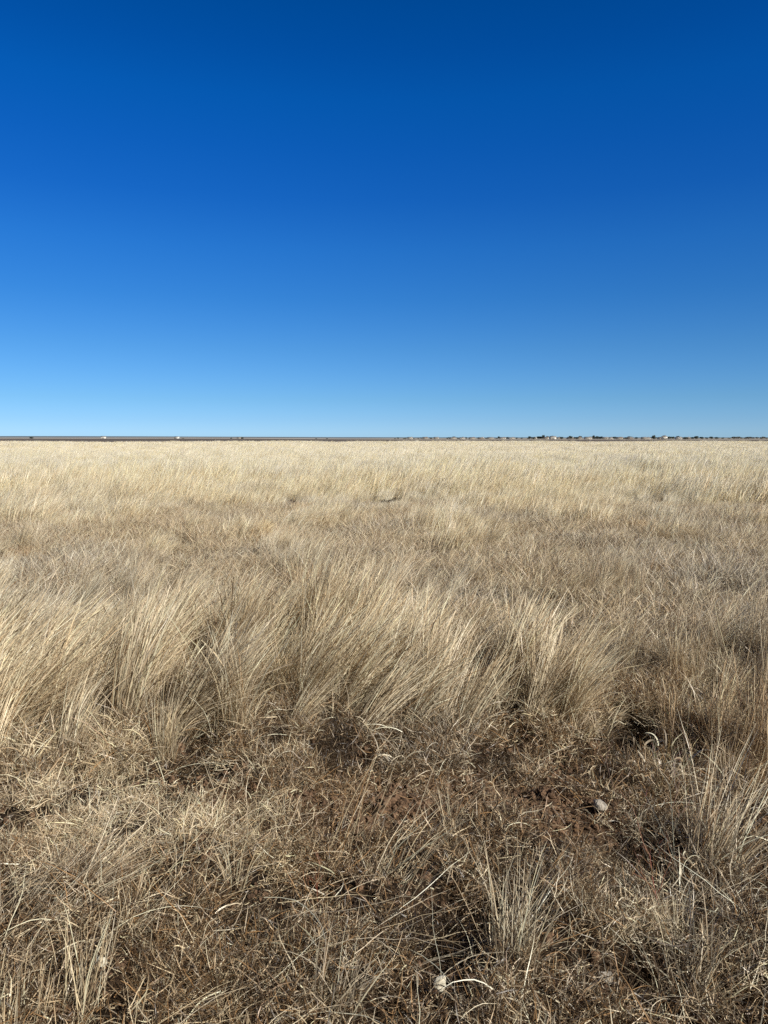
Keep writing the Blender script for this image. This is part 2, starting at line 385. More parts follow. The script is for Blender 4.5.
# --- clumps of the open prairie, 8 - 60 m
xs_, ys_ = [], []
for (a, b, d) in ((7.5, 15, 13), (15, 30, 9), (30, 62, 5.0)):
    x, y = wedge(a, b, d, 3.0); xs_.append(x); ys_.append(y)
x = np.concatenate(xs_); y = np.concatenate(ys_)
tf = tall_field(x, y); g = noise(x, y, 5.5, 81, 3)
k = rng.uniform(0, 1, len(x)) < 0.10 + 0.5 * sstep(13, 17, y) + 0.9 * np.clip(tf + sstep(14, 30, y) * sstep(0.35, 0.6, g), 0, 1); x, y, tf, g = x[k], y[k], tf[k], g[k]; n = len(x)
s = (0.36 + 0.34 * np.clip(tf, 0, 1) + 0.10 * sstep(12, 18, y) + 0.50 * sstep(0.35, 0.65, g) * sstep(9, 16, y)) * U(0.8, 1.15, n)
rot = np.stack([N(0, 0.08, n), 0.10 + 0.15 * noise(x, y, 2.5, 82, 2) + N(0, 0.08, n), N(0, 0.5, n)], -1)
scatter('prairie_grass', 'open field of straw coloured prairie grass', 'grass', farA, lay(x, y), rot, np.stack([s, s, s], -1), rng.integers(0, 8, n))

# --- the far prairie, 60 - 260 m
xs_, ys_ = [], []
for (a, b, d) in ((58, 110, 1.1), (110, 175, 0.75), (175, 262, 0.45)):
    x, y = wedge(a, b, d, 6.0); xs_.append(x); ys_.append(y)
x = np.concatenate(xs_); y = np.concatenate(ys_); k = y < 262 - 24 * sstep(40, -110, x); x, y = x[k], y[k]; g = noise(x, y, 14, 91, 3); n = len(x)
s = (0.60 + 0.8 * sstep(0.3, 0.7, g)) * U(0.85, 1.15, n); w = s * (1 + sstep(60, 240, y) * 0.6)
rot = np.stack([N(0, 0.04, n), 0.12 + N(0, 0.05, n), N(0, 0.5, n)], -1)
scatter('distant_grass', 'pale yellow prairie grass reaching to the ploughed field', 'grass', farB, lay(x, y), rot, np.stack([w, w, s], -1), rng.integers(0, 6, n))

# --- thatch on the near ground
def brownness(x, y):
    return np.clip(np.exp(-(((x - 0.25) / 0.95) ** 2 + ((y - 3.12) / 0.33) ** 2) ** 1.5) * 1.15 + 0.5 * sstep(0.55, 0.75, noise(x, y, 0.5, 33, 2)) , 0, 1)
x, y = wedge(1.2, 4.6, 420, 1.6)
keep = (rng.uniform(0, 1, len(x)) < (0.9 * sstep(0.3, 0.6, hollow(x, y)) + 0.12 + 0.95 * sstep(0.30, 0.58, noise(x, y, 0.26, 34, 2))) * sstep(0.22, 0.50, noise(x, y, 0.11, 38, 1))) & clear(x, y, 0.055) & (rng.uniform(0, 1, len(x)) > 0.86 * np.exp(-(((x - 0.30) / 0.85) ** 2 + ((y - 3.12) / 0.30) ** 2) ** 1.5)); x, y = x[keep], y[keep]; n = len(x)
br = rng.uniform(0, 1, n) < brownness(x, y)
pale = rng.uniform(0, 1, n) < np.clip(1.0 * np.exp(-(((x + 1.0) / 0.65) ** 2 + ((y - 2.95) / 0.42) ** 2) ** 1.5) + 0.5 * sstep(0.60, 0.75, noise(x, y, 0.45, 39, 2)), 0, 1)
ti = np.where(br, rng.integers(0, 5, n) + 8, rng.integers(0, 8, n))
ti = np.where(pale & ~(br & (x > -0.5)), rng.integers(0, 5, n) + 13, ti)
ti = np.where(rng.uniform(0, 1, n) < sstep(0.25, 0.55, hollow(x, y)), rng.integers(0, 4, n) + 18, ti)  # hollows get the litter with shade painted into its colour
s = U(0.75, 1.25, n)
rot = np.stack([N(0, 0.15, n), N(0, 0.15, n), U(0, 6.28, n)], -1)
scatter('thatch', 'matted curly dead grass covering the near ground', 'dead grass', lit_m + brn_m + pal_m + shade_m, lay(x, y, -0.005), rot, np.stack([s, s, s * U(0.8, 1.5, n)], -1), ti)

# --- fine broken straw and leaf crumbs lying everywhere, bare spots too
def crumb_patch(k):
    n = 60; x, y = disc(n, 0.10); cb = pick(n, [(PALE, 1), (STRAW, 2), (TAN, 3), (RUST, 4), (BROWN, 6), (DARK, 3)])
    a = blade_verts(x, y, U(0.0, 0.012, n), U(0.006, 0.035, n), U(0, 6.28, n), U(1.1, 1.8, n), N(0, 0.5, n), U(0.001, 0.0035, n), 3, 0.7, colb=cb, colt=cb, kink=0.15)
    return [a]
crumb_m = [mesh_from('crumb_clump', crumb_patch(i), M_GRASS) for i in range(6)]
x, y = wedge(1.2, 4.3, 130, 1.2); n = len(x)
scatter('straw_crumbs', 'fine broken straw and leaf crumbs lying on the bare soil', 'dead grass', crumb_m, lay(x, y, 0.004), np.stack([N(0, 0.12, n), N(0, 0.12, n), U(0, 6.28, n)], -1), np.stack([U(0.8, 1.2, n)] * 3, -1), rng.integers(0, 6, n))

# --- fallen stems combed over the thatch
x, y = wedge(1.2, 3.6, 24, 1.6)
keep = (rng.uniform(0, 1, len(x)) < (0.15 + 1.1 * sstep(0.4, 0.65, noise(x, y, 0.55, 35, 2))) * (1 - 0.93 * brownness(x, y))) & clear(x, y, 0.12); x, y = x[keep], y[keep]; n = len(x)
s = U(0.6, 1.15, n); az = (noise(x, y, 0.9, 36, 2) - 0.5) * 3.4 + 0.45
rot = np.stack([N(0, 0.1, n), N(0, 0.1, n), az + N(0, 0.35, n)], -1)
scatter('fallen_stems', 'long fallen grass stems combed across the thatch', 'dead grass', str_m, lay(x, y), rot, np.stack([s, s, s], -1), rng.integers(0, 8, n))

# --- low bunches all over the near ground
x, y = wedge(1.3, 3.6, 11, 1.6)
keep = (rng.uniform(0, 1, len(x)) < 0.15 + 0.9 * sstep(0.42, 0.62, noise(x, y, 0.6, 37, 2))) & (hollow(x, y) < 0.3) & clear(x, y, 0.13) & (rng.uniform(0, 1, len(x)) > brownness(x, y) * 1.1); x, y = x[keep], y[keep]; n = len(x)
s = U(0.3, 0.85, n) * (1 - 0.3 * sstep(0.2, -0.6, x) * sstep(2.6, 3.0, y))
rot = np.stack([N(0, 0.2, n), 0.15 + N(0, 0.25, n), U(0, 6.28, n)], -1)
scatter('low_grass', 'short straggling grass bunches scattered over the thatch', 'grass', low_m, lay(x, y), rot, np.stack([s, s, s], -1), rng.integers(0, 8, n))

# ------------------------------------------------------------------ ground
def grid_mesh(name, xs, ys, fn, mat, kind_label=None):
    X, Y = np.meshgrid(xs, ys); Z = fn(X, Y)
    v = np.stack([X, Y, Z], -1).reshape(-1, 3); nx, ny = len(xs), len(ys)
    i, j = np.meshgrid(np.arange(nx - 1), np.arange(ny - 1)); a = (j * nx + i).ravel()
    f = np.stack([a, a + 1, a + nx + 1, a + nx], -1)
    me = mesh_from(name, [(v, f, np.ones((len(v), 3)))], mat)
    o = bpy.data.objects.new(name, me); C.objects.link(o); return o

def axis(segments):
    out = []
    for a, b, st in segments: out += list(np.arange(a, b, st))
    out.append(segments[-1][1]); return np.array(out)
pos = axis([(0, 2.2, .02), (2.2, 3, .05), (3, 8, .15), (8, 24, .8), (24, 80, 4), (80, 400, 40), (400, 3000, 400), (3000, 26000, 5000)])
xs = np.concatenate([-pos[:0:-1], pos])
ys = axis([(-60, -4, 8), (-4, 1, .5), (1, 4.2, .02), (4.2, 5, .04), (5, 9, .12), (9, 25, .5), (25, 80, 2.5), (80, 300, 8), (300, 1200, 60), (1200, 6000, 600), (6000, 26000, 4000)])
g = grid_mesh('ground', xs, ys, height, M_GROUND); g['kind'] = 'structure'

M_PLOUGH = flat_material('ploughed_earth', (0.13, 0.105, 0.08), (0.18, 0.145, 0.11), 0.02, aniso=(0.2, 1, 1))
px = np.linspace(-1100, 1100, 45); py = np.linspace(236, 900, 24)
def plough_h(x, y): return 0.03 + 0.2 * noise(x, y, 160, 15, 1) * sstep(268, 330, y) + 1.2 * sstep(60, -260, x) * sstep(300, 800, y)
g = grid_mesh('ploughed_field', px, py, plough_h, M_PLOUGH); g['kind'] = 'structure'

M_FARF = flat_material('far_stubble', (0.42, 0.37, 0.30), (0.58, 0.53, 0.45), 0.004)
def farfield_h(x, y): return 0.02 + 3.4 * sstep(100, -700, x) * sstep(950, 2300, y)
g = grid_mesh('stubble_field', np.linspace(-2600, 2600, 40), np.linspace(905, 2600, 20), farfield_h, M_FARF); g['kind'] = 'structure'

M_HILL = flat_material('hazy_plain', (0.15, 0.17, 0.18), (0.22, 0.24, 0.24), 0.002)
def ridge_h(x, y):
    r = 9 * sstep(500, -2400, x) + 6 + 3.0 * noise(x, y, 900, 19, 2)
    return r * np.sin(np.clip((y - 4200) / 2200, 0, 1) * PI) ** 0.7
g = grid_mesh('low_ridge', np.linspace(-7000, 7000, 120), np.linspace(4200, 6400, 12), ridge_h, M_HILL); g['kind'] = 'structure'


# ------------------------------------------------------------------ things: helpers
from mathutils import Vector, Matrix, noise as mnoise
import bmesh
def tag(o, label, cat, group=None):
    o['label'] = label; o['category'] = cat
    if group: o['group'] = group
    return o
def link_mesh(name, me, parent=None, loc=None):
    o = bpy.data.objects.new(name, me); C.objects.link(o)
    if parent: o.parent = parent
    if loc: o.location = loc
    return o
def empty(name, loc, rz=0):
    o = bpy.data.objects.new(name, None); C.objects.link(o); o.location = loc; o.rotation_euler = (0, 0, rz); o.empty_display_size = 0.1
    return o
def copy_tree(o, parent=None):
    c = o.copy(); C.objects.link(c); c.parent = parent
    for ch in o.children:
        d = copy_tree(ch, c); d.matrix_parent_inverse = ch.matrix_parent_inverse
    return c
def H(x, y): return float(height(np.array([x]), np.array([y]))[0])

def tube(path, radii, sides=5, col=(0.3, 0.2, 0.1)):
    """tapered tube along a list of points"""
    V, F = [], []
    for i, p in enumerate(path):
        p = np.array(p, float); q = np.array(path[min(i + 1, len(path) - 1)], float) - np.array(path[max(i - 1, 0)], float)
        q /= np.linalg.norm(q) + 1e-9
        a = np.cross(q, [0.3, 0.9, 0.1]); a /= np.linalg.norm(a); b = np.cross(q, a)
        for k in range(sides):
            t = 2 * PI * k / sides; V.append(p + radii[i] * (math.cos(t) * a + math.sin(t) * b))
    for i in range(len(path) - 1):
        for k in range(sides): F.append([i * sides + k, i * sides + (k + 1) % sides, (i + 1) * sides + (k + 1) % sides, (i + 1) * sides + k])
    return np.array(V), np.array(F), np.tile(np.array(col, float), (len(V), 1))

def rock_mesh(name, size, seed, mat, rough=0.35):
    bm = bmesh.new(); bmesh.ops.create_icosphere(bm, subdivisions=4, radius=0.5)
    off = Vector((seed * 3.7, seed * 1.3, seed * 7.1)); r = random.Random(seed)
    cuts = [(Vector((r.gauss(0, 1), r.gauss(0, 1), r.gauss(0, 1))).normalized(), r.uniform(0.30, 0.42)) for _ in range(9)]
    for v in bm.verts:
        c = v.co.copy()
        for nrm, dd in cuts:
            t = c.dot(nrm)
            if t > dd: c -= nrm * (t - dd) * 0.9
        k = 1 + rough * 0.6 * mnoise.noise(c * 3 + off) + rough * 0.25 * mnoise.noise(c * 9 + off) + rough * 0.1 * mnoise.noise(c * 26 + off)
        c *= k; v.co = Vector((c.x * size[0], c.y * size[1], c.z * size[2]))
    me = bpy.data.meshes.new(name); bm.to_mesh(me); bm.free()
    me.polygons.foreach_set('use_smooth', np.ones(len(me.polygons), bool)); me.materials.append(mat); return me

# --- stones
def stone(x, y, size, seed, mat, label, rz=0.0, lift=0.3):
    o = link_mesh('stone', rock_mesh('stone', size, seed, mat)); o.location = (x, y, H(x, y) + size[2] * lift); o.rotation_euler = (0.2, 0.1, rz)
    return tag(o, label, 'stone')
stone(0.158, 1.942, (0.036, 0.032, 0.055), 3, M_STONE, 'whitest stone, upright and egg sized, lying in the dead grass left of the pale tuft', 0.4, 0.95)
stone(0.652, 2.025, (0.055, 0.04, 0.035), 8, M_STONE2, 'flat grey white stone half buried in dark litter right of the pale tuft', 0.3, 0.9)
stone(-0.848, 2.075, (0.040, 0.034, 0.030), 5, M_STONE, 'yellowish cream stone nestled in curly dead grass at the lower left', 0.9, 1.0)
stone(0.911, 2.978, (0.075, 0.06, 0.05), 12, M_STONE2, 'largest stone, a crumbly pale grey lump on the dark bare soil below the hollow', 0.2, 0.75)
stone(1.04, 3.0, (0.045, 0.035, 0.03), 17, M_STONE, 'small pale chip of stone beside the largest crumbly stone', 1.2, 0.6)

# --- clods on the bare soil
clods = [rock_mesh('soil_clod', (1, r_, 0.75), 40 + i, M_CLOD, 0.6) for i, r_ in enumerate((0.9, 0.8, 1.0, 0.7, 0.85))]
n = 9500; x = np.concatenate([rng.normal(0.3, 0.55, 4000), U(-2.2, 2.2, n - 4000)]); y = np.concatenate([rng.normal(3.14, 0.17, 4000), U(1.3, 4.1, n - 4000)])
x2 = np.concatenate([rng.normal(0.95, 0.22, 380)] + [rng.normal(a, r, 260) for a, b, r in HOLLOWS]); y2 = np.concatenate([rng.normal(3.35, 0.22, 380)] + [rng.normal(b, r, 260) for a, b, r in HOLLOWS]); x = np.concatenate([x, x2]); y = np.concatenate([y, y2]); n = len(x)
s = 0.005 + 0.042 * rng.uniform(0, 1, n) ** 4
scatter('soil_clods', 'crumbly reddish brown soil clods on the bare strip below the tall grass', 'soil', clods, lay(x, y, 0.006), np.stack([U(0, 6.28, n)] * 3, -1), np.stack([s, s, s], -1), rng.integers(0, 5, n))

# --- individual tufts standing out of the thatch
def tuft_mesh(name, n, r, lo, hi, az, azs, t0, t1, b0, b1, w0, w1, table, base=0.6, segs=8, head=None, kink=0.03):
    x, y = disc(n, r); L = U(lo, hi, n); cb = pick(n, table)
    A = (np.arctan2(y, x) + N(0, 0.5, n)) if az is None else N(az, azs, n)
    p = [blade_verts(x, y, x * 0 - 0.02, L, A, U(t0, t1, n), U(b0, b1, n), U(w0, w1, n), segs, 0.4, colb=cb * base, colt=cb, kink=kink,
                     head=(rng.choice([0, 0, head], n) if head else None))]
    m = n // 2; x, y = disc(m, r * 1.3); cb = pick(m, T_LIT)
    p.append(blade_verts(x, y, x * 0 - 0.01, U(0.05, 0.16, m), U(0, 6.28, m), U(0.3, 1.4, m), U(0.2, 1.4, m), U(0.0018, 0.0036, m), 5, 0.8, colb=cb * 0.6, colt=cb, kink=0.05))
    return mesh_from(name, p, M_GRASS)
def tuft(x, y, label, **k):
    o = link_mesh('grass_tuft', tuft_mesh('grass_tuft', **k)); o.location = (x, y, H(x, y)); return tag(o, label, 'grass tuft')
TP = [(PALE, 4), (STRAW, 4), (TAN, 2)]
tuft(0.39, 2.09, 'pale straw tuft with a curly centre, beside the dark hollow and above the white stone', n=150, r=0.07, lo=0.16, hi=0.42, az=0.9, azs=1.2, t0=0.0, t1=0.45, b0=0.05, b1=0.8, w0=0.0016, w1=0.0032, table=TP)
tuft(1.23, 2.618, 'big fan shaped tuft sweeping right from a rusty base at the right edge', n=190, r=0.09, lo=0.25, hi=0.66, az=0.35, azs=0.8, t0=0.05, t1=0.9, b0=0.1, b1=0.7, w0=0.0018, w1=0.0036, table=TP + [(RUST, 1.5)])
tuft(0.87, 1.954, 'loose tuft of thick bleached blades fanning up to the right near the lower right corner', n=90, r=0.06, lo=0.12, hi=0.36, az=0.4, azs=1.0, t0=0.1, t1=1.0, b0=0.1, b1=0.7, w0=0.002, w1=0.0042, table=TP)
tuft(-0.14, 1.95, 'whitish tuft of short broad blades standing at the bottom between two dark gaps', n=85, r=0.07, lo=0.10, hi=0.30, az=0.3, azs=1.6, t0=0.0, t1=0.7, b0=0.1, b1=0.9, w0=0.002, w1=0.0046, table=[(PALE, 4), (GREY, 3)])
tuft(-0.87, 1.95, 'upright spiky tuft growing beside the yellowish cream stone', n=80, r=0.07, lo=0.12, hi=0.34, az=0.7, azs=0.9, t0=0.0, t1=0.5, b0=0.0, b1=0.7, w0=0.0018, w1=0.0032, table=TP)
tuft(-1.03, 1.89, 'row like tuft of short stiff stubble blades in the lower left corner', n=60, r=0.09, lo=0.08, hi=0.22, az=1.2, azs=0.5, t0=0.0, t1=0.25, b0=0.0, b1=0.3, w0=0.002, w1=0.0036, table=TP)
tuft(-0.153, 2.62, 'sparse tuft of very long thin orange tinted stems rising mid foreground', n=26, r=0.10, lo=0.30, hi=0.60, az=0.6, azs=0.5, t0=0.25, t1=0.8, b0=0.1, b1=0.5, w0=0.0018, w1=0.003, table=[(STRAW, 4), (RUST, 2)])
tuft(0.02, 2.45, 'sparse tuft of long arching stems leaning right over the litter', n=26, r=0.12, lo=0.25, hi=0.55, az=0.3, azs=0.5, t0=0.4, t1=1.0, b0=0.1, b1=0.6, w0=0.0016, w1=0.003, table=TP)
tuft(-1.13, 2.43, 'grey combed tuft swept to the right over the thatch at the left edge', n=170, r=0.14, lo=0.18, hi=0.45, az=0.45, azs=0.4, t0=0.6, t1=1.1, b0=0.1, b1=0.6, w0=0.0014, w1=0.0028, table=[(GREY, 4), (PALE, 2), (TAN, 2)])
tuft(-2.0, 3.85, 'long pale tuft blown almost flat to the right at the left end of the bank', n=150, r=0.12, lo=0.45, hi=0.95, az=0.1, azs=0.25, t0=0.6, t1=1.15, b0=0.05, b1=0.35, w0=0.002, w1=0.0038, table=TP)
tuft(-1.66, 3.66, 'bleached tuft of arching blades falling open in front of the dark hollow on the left', n=70, r=0.08, lo=0.35, hi=0.7, az=0.6, azs=0.5, t0=0.05, t1=0.5, b0=0.4, b1=1.1, w0=0.0022, w1=0.004, table=[(PALE, 4), (GREY, 2)])
tuft(1.62, 2.30, 'small crossing tuft of thin stems in the lower right corner', n=60, r=0.06, lo=0.12, hi=0.38, az=2.3, azs=1.6, t0=0.2, t1=0.9, b0=0.0, b1=0.4, w0=0.0016, w1=0.003, table=TP)

# --- curled broad-leaved dead plants
def leafy(x, y, n, label, L0, L1, w0, w1, r=0.09, stem=0.18):
    t = empty('dead_leafy_plant', (x, y, H(x, y))); tag(t, label, 'dead plant')
    P = []
    for k in range(4):
        a = random.uniform(0, 6.28); P.append(tube([(0.02 * math.cos(a) * k, 0.02 * math.sin(a) * k, -0.01), (0.03 * math.cos(a), 0.03 * math.sin(a), stem * .5), (0.07 * math.cos(a), 0.05 * math.sin(a), stem)], [0.0028, 0.002, 0.001], 5, (0.42, 0.32, 0.2)))
    link_mesh('stem', mesh_from('stem', P, M_GRASS), t)
    x_, y_ = disc(n, r); cb = pick(n, [(PALE, 3), (TAN, 2), (GREY, 2)])
    b = blade_verts(x_, y_, U(0.02, stem, n), U(L0, L1, n), U(0, 6.28, n), U(0.1, 0.9, n), U(1.2, 3.6, n), U(w0, w1, n), 9, 0.9, colb=cb * 0.8, colt=cb, kink=0.06)
    link_mesh('leaves', mesh_from('leaves', [b], M_GRASS), t)
leafy(1.27, 3.30, 44, 'dead plant with broad curled cream leaves in front of the upright grass on the right', 0.06, 0.15, 0.005, 0.011, 0.16, 0.20)
leafy(0.056, 3.5, 26, 'knot of pale looping dead leaves at the foot of the tall grass bank', 0.12, 0.26, 0.003, 0.006, 0.08, 0.07)
leafy(1.09, 2.57, 22, 'small clump of curly cream leaves on the shaded litter below the twiggy weed', 0.05, 0.12, 0.003, 0.007, 0.07, 0.10)

# --- twiggy branching weeds
def weed(x, y, h, label, seed, lean=(0.1, 0), col=(0.36, 0.28, 0.19)):
    rd = random.Random(seed); t = empty('dry_weed', (x, y, H(x, y))); tag(t, label, 'weed')
    main, tw = [], []
    def grow(p, d, L, r, depth):
        pts = [p]; q = Vector(p); dd = Vector(d).normalized(); k = 4
        for i in range(k):
            dd = (dd + Vector((rd.gauss(0, .10), rd.gauss(0, .10), rd.gauss(0, .05)))).normalized(); q = q + dd * (L / k); pts.append(tuple(q))
            if depth < 3 and i >= 1:
                for _ in range(rd.choice([1, 1, 2])):
                    a = rd.uniform(0, 6.28); e = (dd + Vector((math.cos(a), math.sin(a), 0.25)) * rd.uniform(.5, .9)).normalized()
                    grow(tuple(q), e, L * rd.uniform(.35, .6), r * .55, depth + 1)
        (main if depth == 0 else tw).append(tube(pts, [r * (1 - .15 * i) for i in range(k + 1)], 4, [c * rd.uniform(.7, 1.2) for c in col]))
    grow((0, 0, -0.02), (lean[0], lean[1], 1), h, 0.0026, 0)
    link_mesh('stem', mesh_from('stem', main, M_GRASS), t); link_mesh('twigs', mesh_from('twigs', tw, M_GRASS), t)
weed(1.11, 2.66, 0.34, 'tallest twiggy grey weed branching above the dark litter, left of the big fan shaped tuft', 4, (-0.05, 0.1), (0.46, 0.38, 0.28))
weed(1.24, 3.17, 0.28, 'twiggy brown weed behind the tallest one, under the curled cream leaves', 9, (0.15, 0.1), (0.26, 0.19, 0.12))
weed(1.02, 3.05, 0.24, 'low dark weed beside the crumbly stones', 13, (-0.1, 0), (0.20, 0.14, 0.09))
weed(1.72, 3.35, 0.32, 'reddish brown weed at the right edge before the upright grass', 21, (0.1, 0), (0.28, 0.17, 0.10))
weed(-0.22, 2.38, 0.16, 'small rust coloured weed in the middle of the near litter', 33, (0.1, 0), (0.30, 0.14, 0.08))
weed(0.93, 2.32, 0.26, 'thin straight reddish weed on the litter right of the grey white stone', 37, (-0.1, 0), (0.36, 0.2, 0.12))

# ------------------------------------------------------------------ the town and farms on the horizon
def leafmat(name, c1, c2):
    return flat_material(name, c1, c2, 0.35, 0.8)
M_LEAF = [leafmat('tree_foliage_%s' % k, a, b) for k, a, b in (('dark', (0.050, 0.066, 0.060), (0.085, 0.105, 0.090)), ('olive', (0.085, 0.095, 0.070), (0.13, 0.14, 0.11)), ('grey', (0.11, 0.115, 0.105), (0.17, 0.17, 0.155)))]  # distance haze is mixed into the foliage colours
M_BARK = flat_material('tree_bark', (0.10, 0.08, 0.065), (0.16, 0.13, 0.11), 2.0)
def quads(n, cen, size, R_):
    u = R_.normal(0, 1, (n, 3)); u /= np.linalg.norm(u, axis=1)[:, None]; v = np.cross(u, R_.normal(0, 1, (n, 3))); v /= np.linalg.norm(v, axis=1)[:, None]
    s_ = (size * R_.uniform(.6, 1.3, n))[:, None]; a = cen - u * s_ - v * s_ * .6; b = cen + u * s_ - v * s_ * .7; c = cen + u * s_ * .8 + v * s_; d = cen - u * s_ * .7 + v * s_ * .8
    V = np.stack([a, b, c, d], 1).reshape(-1, 3); F = np.arange(n * 4).reshape(-1, 4); return V, F, np.ones((n * 4, 3))
def tree_proto(k, h, w, mat):
    R_ = np.random.default_rng(100 + k); t = empty('tree', (0, 0, 0))
    limbs = [tube([(0, 0, -.3), (0.05, 0, h * .25), (0.1, .05, h * .55)], [h * .035, h * .028, h * .015], 6)]
    for i in range(4):
        a = i * 1.6 + R_.uniform(0, 1); r = w * .3
        limbs.append(tube([(0.05, 0, h * .22), (r * .5 * math.cos(a), r * .5 * math.sin(a), h * .42), (r * math.cos(a), r * math.sin(a), h * .66)], [h * .018, h * .013, h * .006], 5))
    link_mesh('trunk', mesh_from('trunk', limbs, M_BARK), t)
    P = []
    for i in range(9):
        a = R_.uniform(0, 6.28); r = w * .32 * math.sqrt(R_.uniform(0, 1)); c = np.array([r * math.cos(a), r * math.sin(a), h * R_.uniform(.38, .82)])
        cen = c + R_.normal(0, 1, (46, 3)) * np.array([w * .12, w * .12, h * .10]); P.append(quads(46, cen, 0.50, R_))
    link_mesh('crown', mesh_from('crown', P, mat, False), t); return t
protos = [tree_proto(0, 5.6, 7.0, M_LEAF[0]), tree_proto(1, 4.6, 7.5, M_LEAF[0]), tree_proto(2, 6.6, 5.5, M_LEAF[0]), tree_proto(3, 4.0, 8.0, M_LEAF[1]), tree_proto(4, 5.0, 9.0, M_LEAF[2])]
used = [False] * 5
def tree(px_, y, kind, label, group=None, s=1.0):
    if used[kind]: o = copy_tree(protos[kind])
    else: o = protos[kind]; used[kind] = True
    o.location = (px_, y, 0.0); o.rotation_euler = (0, 0, random.uniform(0, 6.28)); s *= 0.86; o.scale = (s, s, s * random.uniform(.75, 1.05))
    if 'group' in o: del o['group']
    tag(o, label, 'tree', group); return o

def box(x0, x1, y0, y1, z0, z1):
    V = np.array([(x, y, z) for z in (z0, z1) for x, y in ((x0, y0), (x1, y0), (x1, y1), (x0, y1))], float)
    F = np.array([[0, 3, 2, 1], [4, 5, 6, 7], [0, 1, 5, 4], [1, 2, 6, 5], [2, 3, 7, 6], [3, 0, 4, 7]]); return V, F, np.ones((8, 3))
def gable(L_, W_, z0, rise, over, thick):
    """two roof slopes of real thickness, ridge along x"""
    out = []
    for s_ in (-1, 1):
        a, b = L_ / 2 + over, W_ / 2 + over; zb = z0 - rise * over / (W_ / 2)
        V = np.array([(-a, s_ * b, zb), (a, s_ * b, zb), (a, 0, z0 + rise), (-a, 0, z0 + rise), (-a, s_ * b, zb + thick), (a, s_ * b, zb + thick), (a, 0, z0 + rise + thick), (-a, 0, z0 + rise + thick)], float)
        F = np.array([[0, 3, 2, 1], [4, 5, 6, 7], [0, 1, 5, 4], [1, 2, 6, 5], [2, 3, 7, 6], [3, 0, 4, 7]]); out.append((V, F, np.ones((8, 3))))
    return out
M_WALLS = {'white': flat_material('white_siding', (0.80, 0.77, 0.70), (0.72, 0.69, 0.63), 0.5), 'cream': flat_material('cream_siding', (0.62, 0.58, 0.50), (0.55, 0.51, 0.44), 0.5), 'tan': flat_material('tan_brick', (0.40, 0.33, 0.27), (0.34, 0.28, 0.23), 0.8)}
M_ROOFS = {'pale': flat_material('pale_metal_roof', (0.36, 0.35, 0.33), (0.30, 0.29, 0.28), 0.3), 'grey': flat_material('grey_shingle_roof', (0.26, 0.26, 0.26), (0.33, 0.32, 0.31), 0.6), 'brown': flat_material('brown_shingle_roof', (0.23, 0.18, 0.15), (0.30, 0.25, 0.21), 0.6)}
M_PANE = flat_material('dark_window_glass', (0.05, 0.06, 0.07), (0.09, 0.10, 0.11), 0.5, 0.15); M_DOOR = flat_material('painted_door', (0.22, 0.15, 0.11), (0.28, 0.20, 0.15), 0.5, 0.5)
def house(x, y, L_, W_, h, rise, wall, roof, label, group=None, rz=0.0, name='house', cat='house', doors='house'):
    t = empty(name, (x, y, 0.0), rz); tag(t, label, cat, group)
    W = [box(-L_ / 2, L_ / 2, -W_ / 2, W_ / 2, -0.3, h)]
    for s_ in (-1, 1):   # gable ends
        xx = s_ * (L_ / 2 - 0.15); V = np.array([(xx - .14, -W_ / 2, h), (xx - .14, W_ / 2, h), (xx - .14, 0, h + rise), (xx + .14, -W_ / 2, h), (xx + .14, W_ / 2, h), (xx + .14, 0, h + rise)], float)
        F = np.array([[0, 1, 4, 3], [1, 2, 5, 4], [2, 0, 3, 5], [0, 2, 1, 1], [3, 4, 5, 5]]); F = F[:3]; V2 = V
        W.append((V2, F, np.ones((6, 3)))); W.append((V[[0, 1, 2, 2]] + 0, np.array([[0, 1, 2, 3]]), np.ones((4, 3)))); W.append((V[[3, 4, 5, 5]] + 0, np.array([[0, 1, 2, 3]]), np.ones((4, 3))))
    link_mesh('wall', mesh_from('wall', W, M_WALLS[wall], False), t)
    rf = link_mesh('roof', mesh_from('roof', gable(L_, W_, h + 0.02, rise, 0.45, 0.16), M_ROOFS[roof], False), t)
    if doors == 'house':
        link_mesh('chimney', mesh_from('chimney', [box(L_ * .22, L_ * .22 + .7, -.35, .35, h + rise * .5, h + rise + .8)], M_WALLS['tan'], False), rf)
        link_mesh('door', mesh_from('door', [box(-.5, .5, -W_ / 2 - .06, -W_ / 2 - .003, 0, 2.05)], M_DOOR, False), t)
        for wx in (-L_ * .36, -L_ * .2, L_ * .2, L_ * .36):
            f = link_mesh('window', mesh_from('window', [box(wx - .75, wx + .75, -W_ / 2 - .05, -W_ / 2 - .003, .95, 2.15)], M_WALLS['white'], False), t)
            link_mesh('pane', mesh_from('pane', [box(wx - .65, wx + .65, -W_ / 2 - .07, -W_ / 2 - .053, 1.03, 2.07)], M_PANE, False), f)
    else:
        link_mesh('door', mesh_from('door', [box(-1.8, 1.8, -W_ / 2 - .1, -W_ / 2 - .003, 0, h * .75)], M_ROOFS['grey'], False), t)
    return t
def X(px_, D): return (px_ - 384) / 739.0 * D
